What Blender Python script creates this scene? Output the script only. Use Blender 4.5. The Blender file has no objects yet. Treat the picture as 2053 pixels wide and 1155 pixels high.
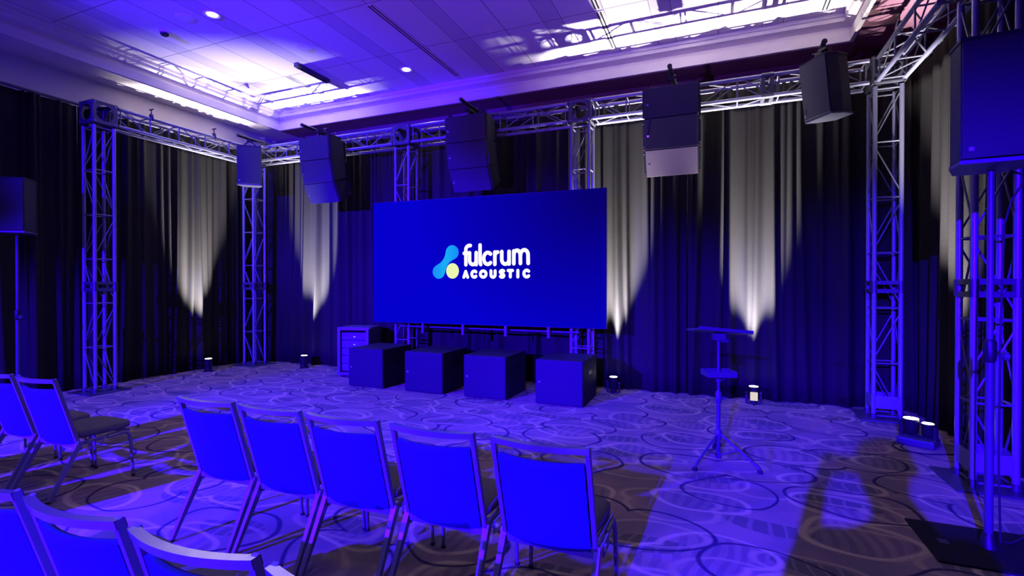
import bpy, bmesh, math, random
from mathutils import Vector, Matrix
random.seed(7)
PI = math.pi
SC = bpy.context.scene
COL = SC.collection
def R(d): return math.radians(d)

# ------------------------------------------------------------------ camera
CAM_H, YAW, FPX = 1.6, 22.4, 1000.0
cd = bpy.data.cameras.new('camera'); cam = bpy.data.objects.new('camera', cd); COL.objects.link(cam)
cd.sensor_width = 36.0; cd.lens = 36.0 * FPX / 2053.0
cd.clip_start = 0.05; cd.clip_end = 100
cam.location = (0, 0, CAM_H); cam.rotation_euler = (R(90 - 0.4), 0, R(YAW))
SC.camera = cam

# ------------------------------------------------------------------ world, exposure
w = bpy.data.worlds.new('world'); SC.world = w; w.use_nodes = True
w.node_tree.nodes['Background'].inputs[0].default_value = (0.02, 0.018, 0.015, 1)
w.node_tree.nodes['Background'].inputs[1].default_value = 0.3
vs = SC.view_settings; vs.view_transform = 'Standard'; vs.look = 'None'; vs.gamma = 1; vs.use_curve_mapping = False
vs.exposure = 0.0

# ------------------------------------------------------------------ lights
def spot(name, loc, target, power, color, angle, blend=0.3, size=0.05):
    l = bpy.data.lights.new(name, 'SPOT'); l.energy = power; l.color = color
    l.spot_size = R(angle); l.spot_blend = blend; l.shadow_soft_size = size
    o = bpy.data.objects.new(name, l); COL.objects.link(o); o.location = loc
    o.rotation_euler = (Vector(target) - Vector(loc)).to_track_quat('-Z', 'Y').to_euler()
    return o
# blue stage wash from stands behind the audience: one low over the floor, one higher towards the left rigging
BLUE = (0.023, 0.0, 1.0)
LR, LL = (-0.87, -5.1, 3.25), (-6.10, -5.1, 3.45)
spot('stage_wash', LR, (1.0, 3.2, -1.8), 24000, BLUE, 60, 0.42, 0.03)
spot('stage_wash', LR, (1.9, 5.2, -0.4), 16000, BLUE, 25, 0.6, 0.03)
spot('stage_wash', LL, (-5.2, 2.8, -0.9), 28000, BLUE, 62, 0.25, 0.03)
spot('stage_wash', LL, (-4.2, 6.6, -0.1), 36000, BLUE, 34, 0.6, 0.03)
spot('stage_wash', LL, (-6.5, 7.6, 3.75), 24000, BLUE, 31, 0.7, 0.04)
# unseen low lamp, added to bring more blue onto the ceiling
spot('ceiling_fill', (-3.0, -2.6, 0.9), (-3.2, 4.6, 5.5), 2500, (0.17, 0.03, 1.0), 66, 0.9, 0.05)
# white uplights on the floor
UP = [(-8.66, 6.35, 'l'), (-7.35, 7.34, 'b'), (-1.42, 7.38, 'b'), (0.45, 7.40, 'b'), (1.86, 6.15, 'r')]
for x, y, k in UP:
    if k == 'b':   t = (x, y + 0.31, 2.5)
    elif k == 'l': t = (x - 0.33, y, 2.5)
    else:          t = (x + 0.40, y + 0.46, 2.9)
    WHITE = (1.0, 0.93, 0.98)
    spot('uplight_beam', (x, y, 0.27), t, 6300 if k != 'r' else 5500, (0.96, 0.90, 1.10), 33 if k != 'r' else 30, 1.0, 0.03)
    # the wider rim of the same beam, going on up to the ceiling
    if k != 'r': spot('uplight_rim', (x, y, 0.27), (x if k == 'b' else x + .3, y - .35 if k == 'b' else y, 5.2), {'l': 800, 'b': 1700}[k] if x > -7 or k == 'l' else 1300, WHITE, 44, 1.0, 0.03)
# house downlights, plus an unseen grid over the audience added as warm fill
DL = [(-6.32, 4.71), (-4.89, 7.16)]
DL_FILL = [(x, y) for x in (-6.3, -3.5, -0.7) for y in (-5.5, -2.5, 0.6)]
for x, y in DL + DL_FILL:
    spot('downlight_beam', (x, y, 5.19), (x, y, 0), 27 if (x, y) in DL_FILL else 26, (1.0, 0.84, 0.50), 130, 0.8, 0.06)

# ------------------------------------------------------------------ materials
def new_mat(name):
    m = bpy.data.materials.new(name); m.use_nodes = True
    return m, m.node_tree, m.node_tree.nodes['Principled BSDF']
def mat(name, col, rough=0.6, metal=0.0, noise=0.0, nscale=30, bump=0.0, spec=0.5, sheen=0.0):
    m, nt, b = new_mat(name)
    b.inputs['Base Color'].default_value = (*col, 1); b.inputs['Roughness'].default_value = rough
    b.inputs['Metallic'].default_value = metal
    b.inputs['Specular IOR Level'].default_value = spec
    if sheen: b.inputs['Sheen Weight'].default_value = sheen
    if noise or bump:
        tc = nt.nodes.new('ShaderNodeTexCoord'); n = nt.nodes.new('ShaderNodeTexNoise')
        n.inputs['Scale'].default_value = nscale; n.inputs['Detail'].default_value = 4
        nt.links.new(tc.outputs['Object'], n.inputs['Vector'])
        if noise:
            mx = nt.nodes.new('ShaderNodeMix'); mx.data_type = 'RGBA'
            mx.inputs[6].default_value = (*[c * (1 - noise) for c in col], 1)
            mx.inputs[7].default_value = (*[min(1, c * (1 + noise)) for c in col], 1)
            nt.links.new(n.outputs['Fac'], mx.inputs[0]); nt.links.new(mx.outputs[2], b.inputs['Base Color'])
        if bump:
            bp = nt.nodes.new('ShaderNodeBump'); bp.inputs['Strength'].default_value = bump
            bp.inputs['Distance'].default_value = 0.01
            nt.links.new(n.outputs['Fac'], bp.inputs['Height']); nt.links.new(bp.outputs['Normal'], b.inputs['Normal'])
    return m
def emis(name, col, strength):
    m, nt, b = new_mat(name)
    b.inputs['Base Color'].default_value = (0.002, 0.002, 0.002, 1); b.inputs['Roughness'].default_value = 0.5; b.inputs['Specular IOR Level'].default_value = 0.0
    b.inputs['Emission Color'].default_value = (*col, 1); b.inputs['Emission Strength'].default_value = strength
    return m
M = {}
M['alu'] = mat('aluminium', (0.24, 0.24, 0.29), 0.36, 0.4, 0.12, 60)
M['brace'] = mat('dull aluminium', (0.17, 0.17, 0.18), 0.5, 0.5, 0.15, 60)
M['dark_alu'] = mat('dark aluminium', (0.09, 0.09, 0.10), 0.45, 0.6, 0.15, 40)
M['black_metal'] = mat('black metal', (0.015, 0.015, 0.017), 0.45, 0.3, 0.2, 50)
M['black_plate'] = mat('black steel plate', (0.006, 0.006, 0.007), 0.7, 0.0, 0.2, 40, 0, 0.2)
M['cabinet'] = mat('black textured paint', (0.03, 0.028, 0.034), 0.7, 0.0, 0.2, 220, 0.25, 0.3)
M['grille'] = mat('black grille', (0.042, 0.038, 0.048), 0.75, 0.0, 0.15, 400, 0.3, 0.3)
M['grille_lit'] = mat('grille with light painted in', (0.20, 0.155, 0.16), 0.75, 0.0, 0.12, 400, 0.3, 0.3)  # lighter copy of the black grille, light on the lowest cabinet painted in
M['sub'] = mat('subwoofer paint', (0.016, 0.016, 0.024), 0.65, 0.0, 0.1, 200, 0.2, 0.3)
M['logo'] = mat('silver badge', (0.6, 0.6, 0.6), 0.3, 0.8, 0.05, 20)
M['curtain'] = mat('black velvet', (0.0205, 0.0192, 0.0150), 0.95, 0.0, 0.25, 90, 0.2, 0.15)
M['wall_white'] = mat('white wall paint', (0.60, 0.54, 0.56), 0.8, 0, 0.04, 8)
M['wall_maroon'] = mat('maroon wall paint', (0.20, 0.085, 0.10), 0.7, 0, 0.08, 10)
M['plaster'] = mat('cream plaster', (0.72, 0.66, 0.56), 0.75, 0, 0.05, 5)
M['chrome'] = mat('chair tube', (0.20, 0.20, 0.23), 0.42, 0.35, 0.05, 40)
M['fabric_back'] = mat('chair back fabric', (0.02, 0.028, 0.13), 0.9, 0, 0.08, 300, 0.15, 0.2)
M['fabric_seat'] = mat('chair seat fabric', (0.15, 0.145, 0.125), 0.95, 0, 0.35, 120, 0.4, 0.15)
M['rail'] = mat('polished top rail', (0.62, 0.58, 0.55), 0.27, 0.9, 0.05, 40)
M['rubber'] = mat('rubber', (0.02, 0.02, 0.02), 0.8, 0, 0.1, 20)
M['white_plastic'] = mat('white plastic', (0.75, 0.72, 0.68), 0.5, 0, 0.03, 20)
M['slot'] = mat('slot black', (0.01, 0.01, 0.01), 0.9, 0, 0.1, 20)
M['stand'] = mat('stand enamel', (0.07, 0.07, 0.09), 0.4, 0.2, 0.1, 30)
M['rack'] = mat('rack shell', (0.12, 0.12, 0.15), 0.45, 0.3, 0.1, 30)
M['rackin'] = mat('rack unit face', (0.09, 0.09, 0.13), 0.5, 0.2, 0.1, 60)
M['screen_edge'] = mat('screen edge', (0.03, 0.03, 0.035), 0.5, 0.2, 0.1, 30)
M['lens'] = emis('lamp lens', (1, 0.93, 0.85), 14)
M['lampwhite'] = emis('downlight lens', (1, 0.95, 0.85), 12)
M['display'] = emis('lit display', (1, 0.9, 0.78), 0.75)
M['ind'] = emis('indicator lamp', (0.5, 0.55, 1), 2)
M['txt_white'] = emis('white screen lettering', (1, 0.93, 1), 1.15)
M['txt_yellow'] = emis('yellow screen dot', (0.84, 0.95, 0.42), 0.98)

# screen picture: even blue, a little darker towards the top right as the picture shows
def screen_mat():
    m, nt, b = new_mat('screen picture')
    b.inputs['Base Color'].default_value = (0.001, 0.001, 0.001, 1); b.inputs['Roughness'].default_value = 0.7
    b.inputs['Specular IOR Level'].default_value = 0.0
    tc = nt.nodes.new('ShaderNodeTexCoord'); mp = nt.nodes.new('ShaderNodeMapping')
    mp.inputs['Location'].default_value = (-0.62, 0, -0.60); mp.inputs['Scale'].default_value = (0.32, 1, 0.42)
    gr = nt.nodes.new('ShaderNodeTexGradient'); gr.gradient_type = 'SPHERICAL'
    nt.links.new(tc.outputs['Object'], mp.inputs[0]); nt.links.new(mp.outputs[0], gr.inputs[0])
    rp = nt.nodes.new('ShaderNodeValToRGB')
    rp.color_ramp.elements[0].position = 0.0; rp.color_ramp.elements[0].color = (0.0012, 0.0, 0.60, 1)
    rp.color_ramp.elements[1].position = 0.9; rp.color_ramp.elements[1].color = (0.0025, 0.0, 0.16, 1)
    # the darker corner sits at the top right of the picture
    mp.inputs['Location'].default_value = (-0.62, 0, -0.40)
    nt.links.new(gr.outputs['Fac'], rp.inputs[0]); nt.links.new(rp.outputs[0], b.inputs['Emission Color'])
    b.inputs['Emission Strength'].default_value = 1.0
    return m
M['screen'] = screen_mat()
def mark_mat():
    m, nt, b = new_mat('blue screen mark')
    b.inputs['Base Color'].default_value = (0.002, 0.002, 0.002, 1); b.inputs['Specular IOR Level'].default_value = 0.0
    tc = nt.nodes.new('ShaderNodeTexCoord'); sx = nt.nodes.new('ShaderNodeSeparateXYZ')
    nt.links.new(tc.outputs['Generated'], sx.inputs[0])
    rp = nt.nodes.new('ShaderNodeValToRGB')
    rp.color_ramp.elements[0].color = (0.01, 0.27, 1, 1); rp.color_ramp.elements[1].color = (0.01, 0.27, 1, 1)
    e = rp.color_ramp.elements.new(0.5); e.color = (0.008, 0.45, 0.95, 1)
    nt.links.new(sx.outputs['X'], rp.inputs[0]); nt.links.new(rp.outputs[0], b.inputs['Emission Color'])
    b.inputs['Emission Strength'].default_value = 0.95
    return m
M['mark'] = mark_mat()

def carpet_mat():
    m, nt, b = new_mat('patterned carpet'); N = nt.nodes; L = nt.links
    b.inputs['Roughness'].default_value = 0.95; b.inputs['Specular IOR Level'].default_value = 0.1
    tc = N.new('ShaderNodeTexCoord')
    nz = N.new('ShaderNodeTexNoise'); nz.inputs['Scale'].default_value = 1.3; nz.inputs['Detail'].default_value = 1
    L.new(tc.outputs['Object'], nz.inputs['Vector'])
    sub = N.new('ShaderNodeVectorMath'); sub.operation = 'SUBTRACT'; sub.inputs[1].default_value = (0.5, 0.5, 0.5)
    L.new(nz.outputs['Color'], sub.inputs[0])
    sc = N.new('ShaderNodeVectorMath'); sc.operation = 'SCALE'; sc.inputs['Scale'].default_value = 0.35
    L.new(sub.outputs[0], sc.inputs[0])
    ad = N.new('ShaderNodeVectorMath'); ad.operation = 'ADD'
    L.new(tc.outputs['Object'], ad.inputs[0]); L.new(sc.outputs[0], ad.inputs[1])
    def math_(op, a, bb=None, cc=None):
        n = N.new('ShaderNodeMath'); n.operation = op
        for i, v in enumerate((a, bb, cc)):
            if v is None: continue
            if isinstance(v, (int, float)): n.inputs[i].default_value = v
            else: L.new(v, n.inputs[i])
        return n.outputs[0]
    def mix(f, a, c):
        n = N.new('ShaderNodeMix'); n.data_type = 'RGBA'
        if isinstance(f, float): n.inputs[0].default_value = f
        else: L.new(f, n.inputs[0])
        for i, v in ((6, a), (7, c)):
            if isinstance(v, tuple): n.inputs[i].default_value = (*v, 1)
            else: L.new(v, n.inputs[i])
        return n.outputs[2]
    def vor(scale, offs, rot, stretch):
        mp = N.new('ShaderNodeMapping'); mp.inputs['Location'].default_value = (*offs, 0)
        mp.inputs['Rotation'].default_value = (0, 0, rot); mp.inputs['Scale'].default_value = (stretch, 1, 1)
        L.new(ad.outputs[0], mp.inputs[0])
        v = N.new('ShaderNodeTexVoronoi'); v.voronoi_dimensions = '2D'; v.inputs['Scale'].default_value = scale
        v.inputs['Randomness'].default_value = 0.8
        L.new(mp.outputs[0], v.inputs['Vector'])
        return v
    def ring(v, r, wd):
        d = math_('ABSOLUTE', math_('SUBTRACT', v.outputs['Distance'], r))
        return math_('SMOOTH_MIN', 1.0, math_('MAXIMUM', 0.0, math_('MULTIPLY', math_('SUBTRACT', wd, d), 1.6 / wd)), 0.1)
    base_n = N.new('ShaderNodeTexNoise'); base_n.inputs['Scale'].default_value = 2.2; base_n.inputs['Detail'].default_value = 3
    L.new(tc.outputs['Object'], base_n.inputs['Vector'])
    br = N.new('ShaderNodeValToRGB'); br.color_ramp.elements[0].position = 0.38; br.color_ramp.elements[1].position = 0.62
    br.color_ramp.elements[0].color = (0.20, 0.16, 0.15, 1); br.color_ramp.elements[1].color = (0.31, 0.22, 0.18, 1)
    L.new(base_n.outputs['Fac'], br.inputs[0])
    c = br.outputs[0]
    v1 = vor(1.9, (3.1, 1.7), 0.2, 0.62); v2 = vor(1.5, (7.7, 5.2), -0.3, 0.70); v3 = vor(2.4, (1.3, 9.1), 0.9, 0.5); v4 = vor(2.0, (5.4, 2.9), 0.5, 0.45)
    # comb stripes inside some ovals
    wv = N.new('ShaderNodeTexWave'); wv.inputs['Scale'].default_value = 3.6; wv.inputs['Distortion'].default_value = 1.6
    wv.inputs['Detail'].default_value = 1; wv.inputs['Detail Scale'].default_value = 1.2
    L.new(ad.outputs[0], wv.inputs['Vector'])
    sm = math_('MULTIPLY', math_('GREATER_THAN', wv.outputs['Fac'], 0.55), math_('LESS_THAN', v1.outputs['Distance'], 0.33))
    c = mix(math_('MULTIPLY', sm, 0.32), c, (0.07, 0.045, 0.11))
    # leaves
    lf = math_('LESS_THAN', v4.outputs['Distance'], 0.21)
    lc = mix(math_('GREATER_THAN', wv.outputs['Fac'], 0.86), (0.11, 0.105, 0.10), (0.22, 0.18, 0.15))
    c = mix(math_('MULTIPLY', lf, 0.85), c, lc)
    # pale loops
    c = mix(math_('MULTIPLY', ring(v3, 0.40, 0.045), 0.65), c, (0.46, 0.38, 0.21))
    c = mix(math_('MULTIPLY', ring(v1, 0.38, 0.036), 0.85), c, (0.52, 0.43, 0.23))
    # dark thin loops
    c = mix(math_('MULTIPLY', ring(v2, 0.40, 0.022), 0.9), c, (0.02, 0.010, 0.07))
    fn = N.new('ShaderNodeTexNoise'); fn.inputs['Scale'].default_value = 160; L.new(tc.outputs['Object'], fn.inputs['Vector'])
    c2 = N.new('ShaderNodeMix'); c2.data_type = 'RGBA'; c2.blend_type = 'MULTIPLY'; c2.inputs[0].default_value = 0.5
    L.new(c, c2.inputs[6]); L.new(fn.outputs['Color'], c2.inputs[7])
    hs = N.new('ShaderNodeHueSaturation'); hs.inputs['Value'].default_value = 1.25; L.new(c2.outputs[2], hs.inputs['Color'])
    L.new(hs.outputs[0], b.inputs['Base Color'])
    bp = N.new('ShaderNodeBump'); bp.inputs['Strength'].default_value = 0.3; bp.inputs['Distance'].default_value = 0.006
    L.new(fn.outputs['Fac'], bp.inputs['Height']); L.new(bp.outputs['Normal'], b.inputs['Normal'])
    return m
M['carpet'] = carpet_mat()

def ceiling_mat():
    m, nt, b = new_mat('ceiling panels'); N = nt.nodes; L = nt.links
    b.inputs['Roughness'].default_value = 0.8
    tc = N.new('ShaderNodeTexCoord'); sx = N.new('ShaderNodeSeparateXYZ'); L.new(tc.outputs['Object'], sx.inputs[0])
    def m_(op, a, bb=None):
        n = N.new('ShaderNodeMath'); n.operation = op
        for i, v in enumerate((a, bb)):
            if v is None: continue
            if isinstance(v, (int, float)): n.inputs[i].default_value = v
            else: L.new(v, n.inputs[i])
        return n.outputs[0]
    def line(o, off, per, wd):       # 1 on a line every `per` metres
        f = m_('PINGPONG', m_('ADD', o, off), per / 2)
        return m_('LESS_THAN', f, wd / 2)
    X, Y = sx.outputs['X'], sx.outputs['Y']
    band = line(X, 6.35 + 14.1, 1.41, 0.24)
    seam = m_('MAXIMUM', line(X, 5.64 + 14.1, 1.41, 0.014), line(Y, -5.3 + 13, 1.3, 0.014))
    bedge = m_('MAXIMUM', line(X, 6.35 + 14.1 - 0.13, 1.41, 0.012), line(X, 6.35 + 14.1 + 0.13, 1.41, 0.012))
    seam = m_('MAXIMUM', seam, bedge)
    a = N.new('ShaderNodeMix'); a.data_type = 'RGBA'; L.new(band, a.inputs[0])
    a.inputs[6].default_value = (0.74, 0.68, 0.64, 1); a.inputs[7].default_value = (0.60, 0.55, 0.54, 1)
    c = N.new('ShaderNodeMix'); c.data_type = 'RGBA'; L.new(m_('MULTIPLY', seam, 0.8), c.inputs[0])
    L.new(a.outputs[2], c.inputs[6]); c.inputs[7].default_value = (0.16, 0.14, 0.16, 1)
    L.new(c.outputs[2], b.inputs['Base Color'])
    return m
M['ceiling'] = ceiling_mat()

# ------------------------------------------------------------------ mesh helpers
def box(bm, a, b, mtx=None):
    x0, y0, z0 = a; x1, y1, z1 = b
    vs_ = [Vector(p) for p in ((x0,y0,z0),(x1,y0,z0),(x1,y1,z0),(x0,y1,z0),(x0,y0,z1),(x1,y0,z1),(x1,y1,z1),(x0,y1,z1))]
    if mtx: vs_ = [mtx @ v for v in vs_]
    v = [bm.verts.new(p) for p in vs_]
    for f in ((3,2,1,0),(4,5,6,7),(0,1,5,4),(1,2,6,5),(2,3,7,6),(3,0,4,7)): bm.faces.new([v[i] for i in f])
    return bm
def rbox(a, b, bev=0.01, seg=2, mtx=None):
    t = bmesh.new(); box(t, a, b)
    bmesh.ops.bevel(t, geom=t.edges[:], offset=bev, segments=seg, affect='EDGES', profile=0.6)
    if mtx: bmesh.ops.transform(t, matrix=mtx, verts=t.verts[:])
    return t
def tube(bm, pts, r, n=10, caps=True, rr=None):
    pts = [Vector(p) for p in pts]; rings = []
    up = Vector((0, 0, 1))
    prev = None
    for i, p in enumerate(pts):
        if i == 0: d = pts[1] - p
        elif i == len(pts) - 1: d = p - pts[i-1]
        else: d = (pts[i+1] - p).normalized() + (p - pts[i-1]).normalized()
        d.normalize()
        if prev is None:
            s = d.cross(up)
            if s.length < 1e-3: s = d.cross(Vector((1, 0, 0)))
        else: s = prev - d * prev.dot(d)
        s.normalize(); prev = s; t = d.cross(s)
        q = rr[i] if rr else r
        rings.append([bm.verts.new(p + (s * math.cos(2*PI*k/n) + t * math.sin(2*PI*k/n)) * q) for k in range(n)])
    for i in range(len(rings) - 1):
        for k in range(n):
            bm.faces.new((rings[i][k], rings[i][(k+1) % n], rings[i+1][(k+1) % n], rings[i+1][k]))
    if caps:
        bm.faces.new(rings[0][::-1]); bm.faces.new(rings[-1])
    return bm
def bar(bm, p0, p1, wx, wy, up=(0, 0, 1), w2=None):
    """rectangular tube from p0 to p1, wx across, wy along `up`"""
    p0, p1 = Vector(p0), Vector(p1); d = (p1 - p0).normalized(); s = d.cross(Vector(up))
    if s.length < 1e-3: s = d.cross(Vector((0, 1, 0)))
    s.normalize(); t = s.cross(d)
    r = []
    for p, (a, b) in ((p0, (wx, wy)), (p1, w2 or (wx, wy))):
        r.append([bm.verts.new(p + s * (sx_ * a / 2) + t * (sy_ * b / 2)) for sx_, sy_ in ((-1,-1),(1,-1),(1,1),(-1,1))])
    for k in range(4): bm.faces.new((r[0][k], r[0][(k+1) % 4], r[1][(k+1) % 4], r[1][k]))
    bm.faces.new(r[0][::-1]); bm.faces.new(r[1])
    return bm
def prism(bm, poly, z0, z1, mtx=None):
    """polygon in XY extruded in Z"""
    lo = [Vector((x, y, z0)) for x, y in poly]; hi = [Vector((x, y, z1)) for x, y in poly]
    if mtx: lo = [mtx @ v for v in lo]; hi = [mtx @ v for v in hi]
    lo = [bm.verts.new(v) for v in lo]; hi = [bm.verts.new(v) for v in hi]; n = len(poly)
    bm.faces.new(lo[::-1]); bm.faces.new(hi)
    for k in range(n): bm.faces.new((lo[k], lo[(k+1) % n], hi[(k+1) % n], hi[k]))
    return bm
def cyl(bm, c, axis, r, h, n=24, r2=None):
    c = Vector(c); a = Vector(axis).normalized()
    return tube(bm, [c - a * h / 2, c + a * h / 2], r, n, True, [r, r2 if r2 else r])
def obj(name, bm, m, parent=None, loc=None, rot=None, smooth=None, mods=None):
    bmesh.ops.recalc_face_normals(bm, faces=bm.faces[:])
    me = bpy.data.meshes.new(name); bm.to_mesh(me); bm.free()
    me.materials.append(m)
    o = bpy.data.objects.new(name, me); COL.objects.link(o)
    if parent: o.parent = parent
    if loc is not None: o.location = loc
    if rot is not None: o.rotation_euler = rot
    if smooth:
        for p in me.polygons: p.use_smooth = True
        me.set_sharp_from_angle(angle=R(smooth))
    return o
def tag(o, label, cat, group=None):
    o['label'] = label; o['category'] = cat
    if group: o['group'] = group
    return o
def thing(name, label, cat, loc=(0, 0, 0), rotz=0, group=None):
    o = bpy.data.objects.new(name, None); COL.objects.link(o); o.empty_display_size = 0.1
    o.location = loc; o.rotation_euler = (0, 0, rotz)
    return tag(o, label, cat, group)
def struct(name, bm, m, loc=None):
    o = obj(name, bm, m, None, loc); o['kind'] = 'structure'; return o
def dup(root, loc, rotz=None, label=None, group=None):
    def cp(o, par):
        c = o.copy(); COL.objects.link(c); c.parent = par
        for ch in kids.get(o.name, ()): cp(ch, c)
        return c
    kids = {}
    for q in list(COL.objects):
        if q.parent: kids.setdefault(q.parent.name, []).append(q)
    r = cp(root, None); r.location = loc
    if rotz is not None: r.rotation_euler = (0, 0, rotz)
    if label: r['label'] = label
    if group: r['group'] = group
    return r
def B(): return bmesh.new()

# ------------------------------------------------------------------ room
WL, WR, WB, WF = -9.35, 2.65, 8.55, -8.6
TL, TR, TB, TF = -8.71, 1.69, 8.03, -8.0
HS, HC = 4.90, 5.25
struct('floor', box(B(), (WL-.2, WF-.2, -0.1), (WR+.2, WB+.2, 0)), M['carpet'])
struct('ceiling', box(B(), (WL-.2, WF-.2, HC), (WR+.2, WB+.2, HC+.15)), M['ceiling'])
struct('wall_left', box(B(), (WL-.15, WF, 0), (WL, WB, HC)), M['wall_white'])
struct('wall_back', box(B(), (WL, WB, 0), (WR, WB+.15, HC)), M['wall_maroon'])
struct('wall_right', box(B(), (WR, WF, 0), (WR+.15, WB, HC)), M['wall_maroon'])
struct('wall_front', box(B(), (WL, WF-.15, 0), (WR, WF, HC)), M['wall_maroon'])
b = B()
box(b, (WL, WF, HS), (TL, WB, HC)); struct('trim_1', b, M['plaster'])
b = B(); box(b, (TL, TB, HS), (TR, WB, HC)); struct('trim_2', b, M['wall_maroon'])
b = B(); box(b, (TR, WF, HS), (WR, WB, HC)); struct('trim_3', b, M['wall_maroon'])
b = B(); box(b, (TL, WF, HS), (TR, TF, HC)); struct('trim_4', b, M['wall_white'])
# stepped moulding running round the tray: lower fascia, recess, crown
prof = [(0.0, HS-0.012), (0.05, HS-0.012), (0.05, HS+0.13), (0.035, HS+0.145), (0.005, HS+0.15), (0.005, HS+0.20), (0.07, HS+0.225), (0.12, HS+0.24), (0.12, HS+0.29), (0.14, HS+0.30), (0.14, HC+0.001), (0.0, HC+0.001)]
def moulding(name, P0, P1, inward, e0, e1):
    bm = B(); P0, P1 = Vector(P0), Vector(P1); iv = Vector(inward); d = (P1 - P0).normalized()
    r = []
    for P, s in ((P0, e0), (P1, e1)):
        r.append([bm.verts.new(Vector((P.x, P.y, 0)) + iv * o + d * (s * o) + Vector((0, 0, z))) for o, z in prof])
    n = len(prof)
    for k in range(n): bm.faces.new((r[0][k], r[0][(k+1) % n], r[1][(k+1) % n], r[1][k]))
    struct(name, bm, M['plaster'])
moulding('trim_5', (TL, TF, 0), (TL, TB, 0), (1, 0, 0), 1, -1)
moulding('trim_6', (TL, TB, 0), (TR, TB, 0), (0, -1, 0), 1, -1)
moulding('trim_7', (TR, TF, 0), (TR, TB, 0), (-1, 0, 0), 1, -1)
moulding('trim_8', (TL, TF, 0), (TR, TF, 0), (0, 1, 0), 1, -1)

# ------------------------------------------------------------------ ceiling fittings
def downlight(x, y, label):
    t = thing('downlight', label, 'ceiling light', (x, y, HC), 0, 'downlights in the tray ceiling')
    b = B(); n = 28
    for k in range(n):
        a0, a1 = 2*PI*k/n, 2*PI*(k+1)/n
        for (r0, z0), (r1, z1) in (((.075, -.006), (.10, -.012)), ((.10, -.012), (.112, 0)), ((.062, -.0005), (.075, -.006))):
            b.faces.new([b.verts.new((r*math.cos(a), r*math.sin(a), z)) for r, a, z in ((r0,a0,z0),(r0,a1,z0),(r1,a1,z1),(r1,a0,z1))])
    obj('trim_ring', b, M['white_plastic'], t)
    b = B(); cyl(b, (0, 0, -.006), (0, 0, 1), .062, .006); obj('lens', b, M['lampwhite'], t)
downlight(*DL[0], 'lit downlight near the upper left of the ceiling, beside the smoke detector')
downlight(*DL[1], 'lit downlight in the ceiling close to the back moulding, above the screen')
for x, y in DL_FILL:
    downlight(x, y, 'added fill downlight over the %s seats, %s' % ({-6.3: 'left', -3.5: 'centre', -0.7: 'right'}[x], {-5.5: 'farthest behind the audience', -2.5: 'middle of its row', 0.6: 'nearest to the stage'}[y]))
def slotdiff(x, y0, y1, label):
    t = thing('slot_diffuser', label, 'air vent', (x, (y0+y1)/2, HC), 0, 'slot air diffusers in the ceiling')
    h = (y1 - y0) / 2; b = B()
    for s in (-.045, 0, .045): box(b, (s-.011, -h, -.012), (s+.011, h, 0))
    box(b, (-.056, -h-.015, -.012), (.056, -h, 0)); box(b, (-.056, h, -.012), (.056, h+.015, 0))
    obj('frame', b, M['plaster'], t)
    for s in (-.0225, .0225):
        b = B(); box(b, (s-.0112, -h, -.006), (s+.0112, h, -.001)); obj('slot', b, M['slot'], t)
slotdiff(-4.21, 5.33, 7.72, 'long double black slot diffuser in the ceiling above the screen')
slotdiff(-1.48, 4.6, 6.55, 'double slot diffuser at the top of the photo, nearer of the two right of centre')
slotdiff(-1.48, 6.62, 7.72, 'short double slot diffuser crossing the bright band, right of the screen')
slotdiff(-6.98, 6.61, 7.78, 'pale double slot diffuser at the left corner of the tray ceiling')
slotdiff(1.30, 6.4, 7.72, 'double slot diffuser at the far right of the tray ceiling')
def disc(name, x, y, r, label, cat, m, dome=0.02):
    b = B(); tube(b, [(0,0,0), (0,0,-dome*.6), (0,0,-dome)], r, 28, True, [r, r*.96, r*.7])
    o = obj(name, b, m, None, (x, y, HC), None, 40); tag(o, label, cat); return o
disc('ceiling_speaker', -6.74, 4.63, .12, 'flat round ceiling speaker left of the upper lit downlight', 'speaker', M['white_plastic'], .012)
disc('ceiling_speaker', -5.90, 5.94, .12, 'flat round ceiling speaker between the two lit downlights', 'speaker', M['white_plastic'], .012)
t = thing('smoke_detector', 'round domed smoke detector on the left part of the ceiling', 'smoke detector', (-7.39, 4.77, HC))
b = B(); cyl(b, (0,0,-.012), (0,0,1), .075, .024); obj('base', b, M['white_plastic'], t, smooth=40)
b = B(); tube(b, [(0,0,-.024), (0,0,-.05), (0,0,-.065)], .05, 20, True, [.055, .05, .03]); obj('dome', b, M['black_metal'], t, smooth=40)
t = thing('track_light', 'dark linear track fitting on the left side of the ceiling', 'light fixture', (-6.43, 6.63, HC))
b = rbox((-.045, -.37, -.06), (.045, .37, 0), .006); obj('housing', b, M['dark_alu'], t)
b = B(); box(b, (-.03, -.34, -.064), (.03, .34, -.059)); obj('louvre', b, M['slot'], t)

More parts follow.
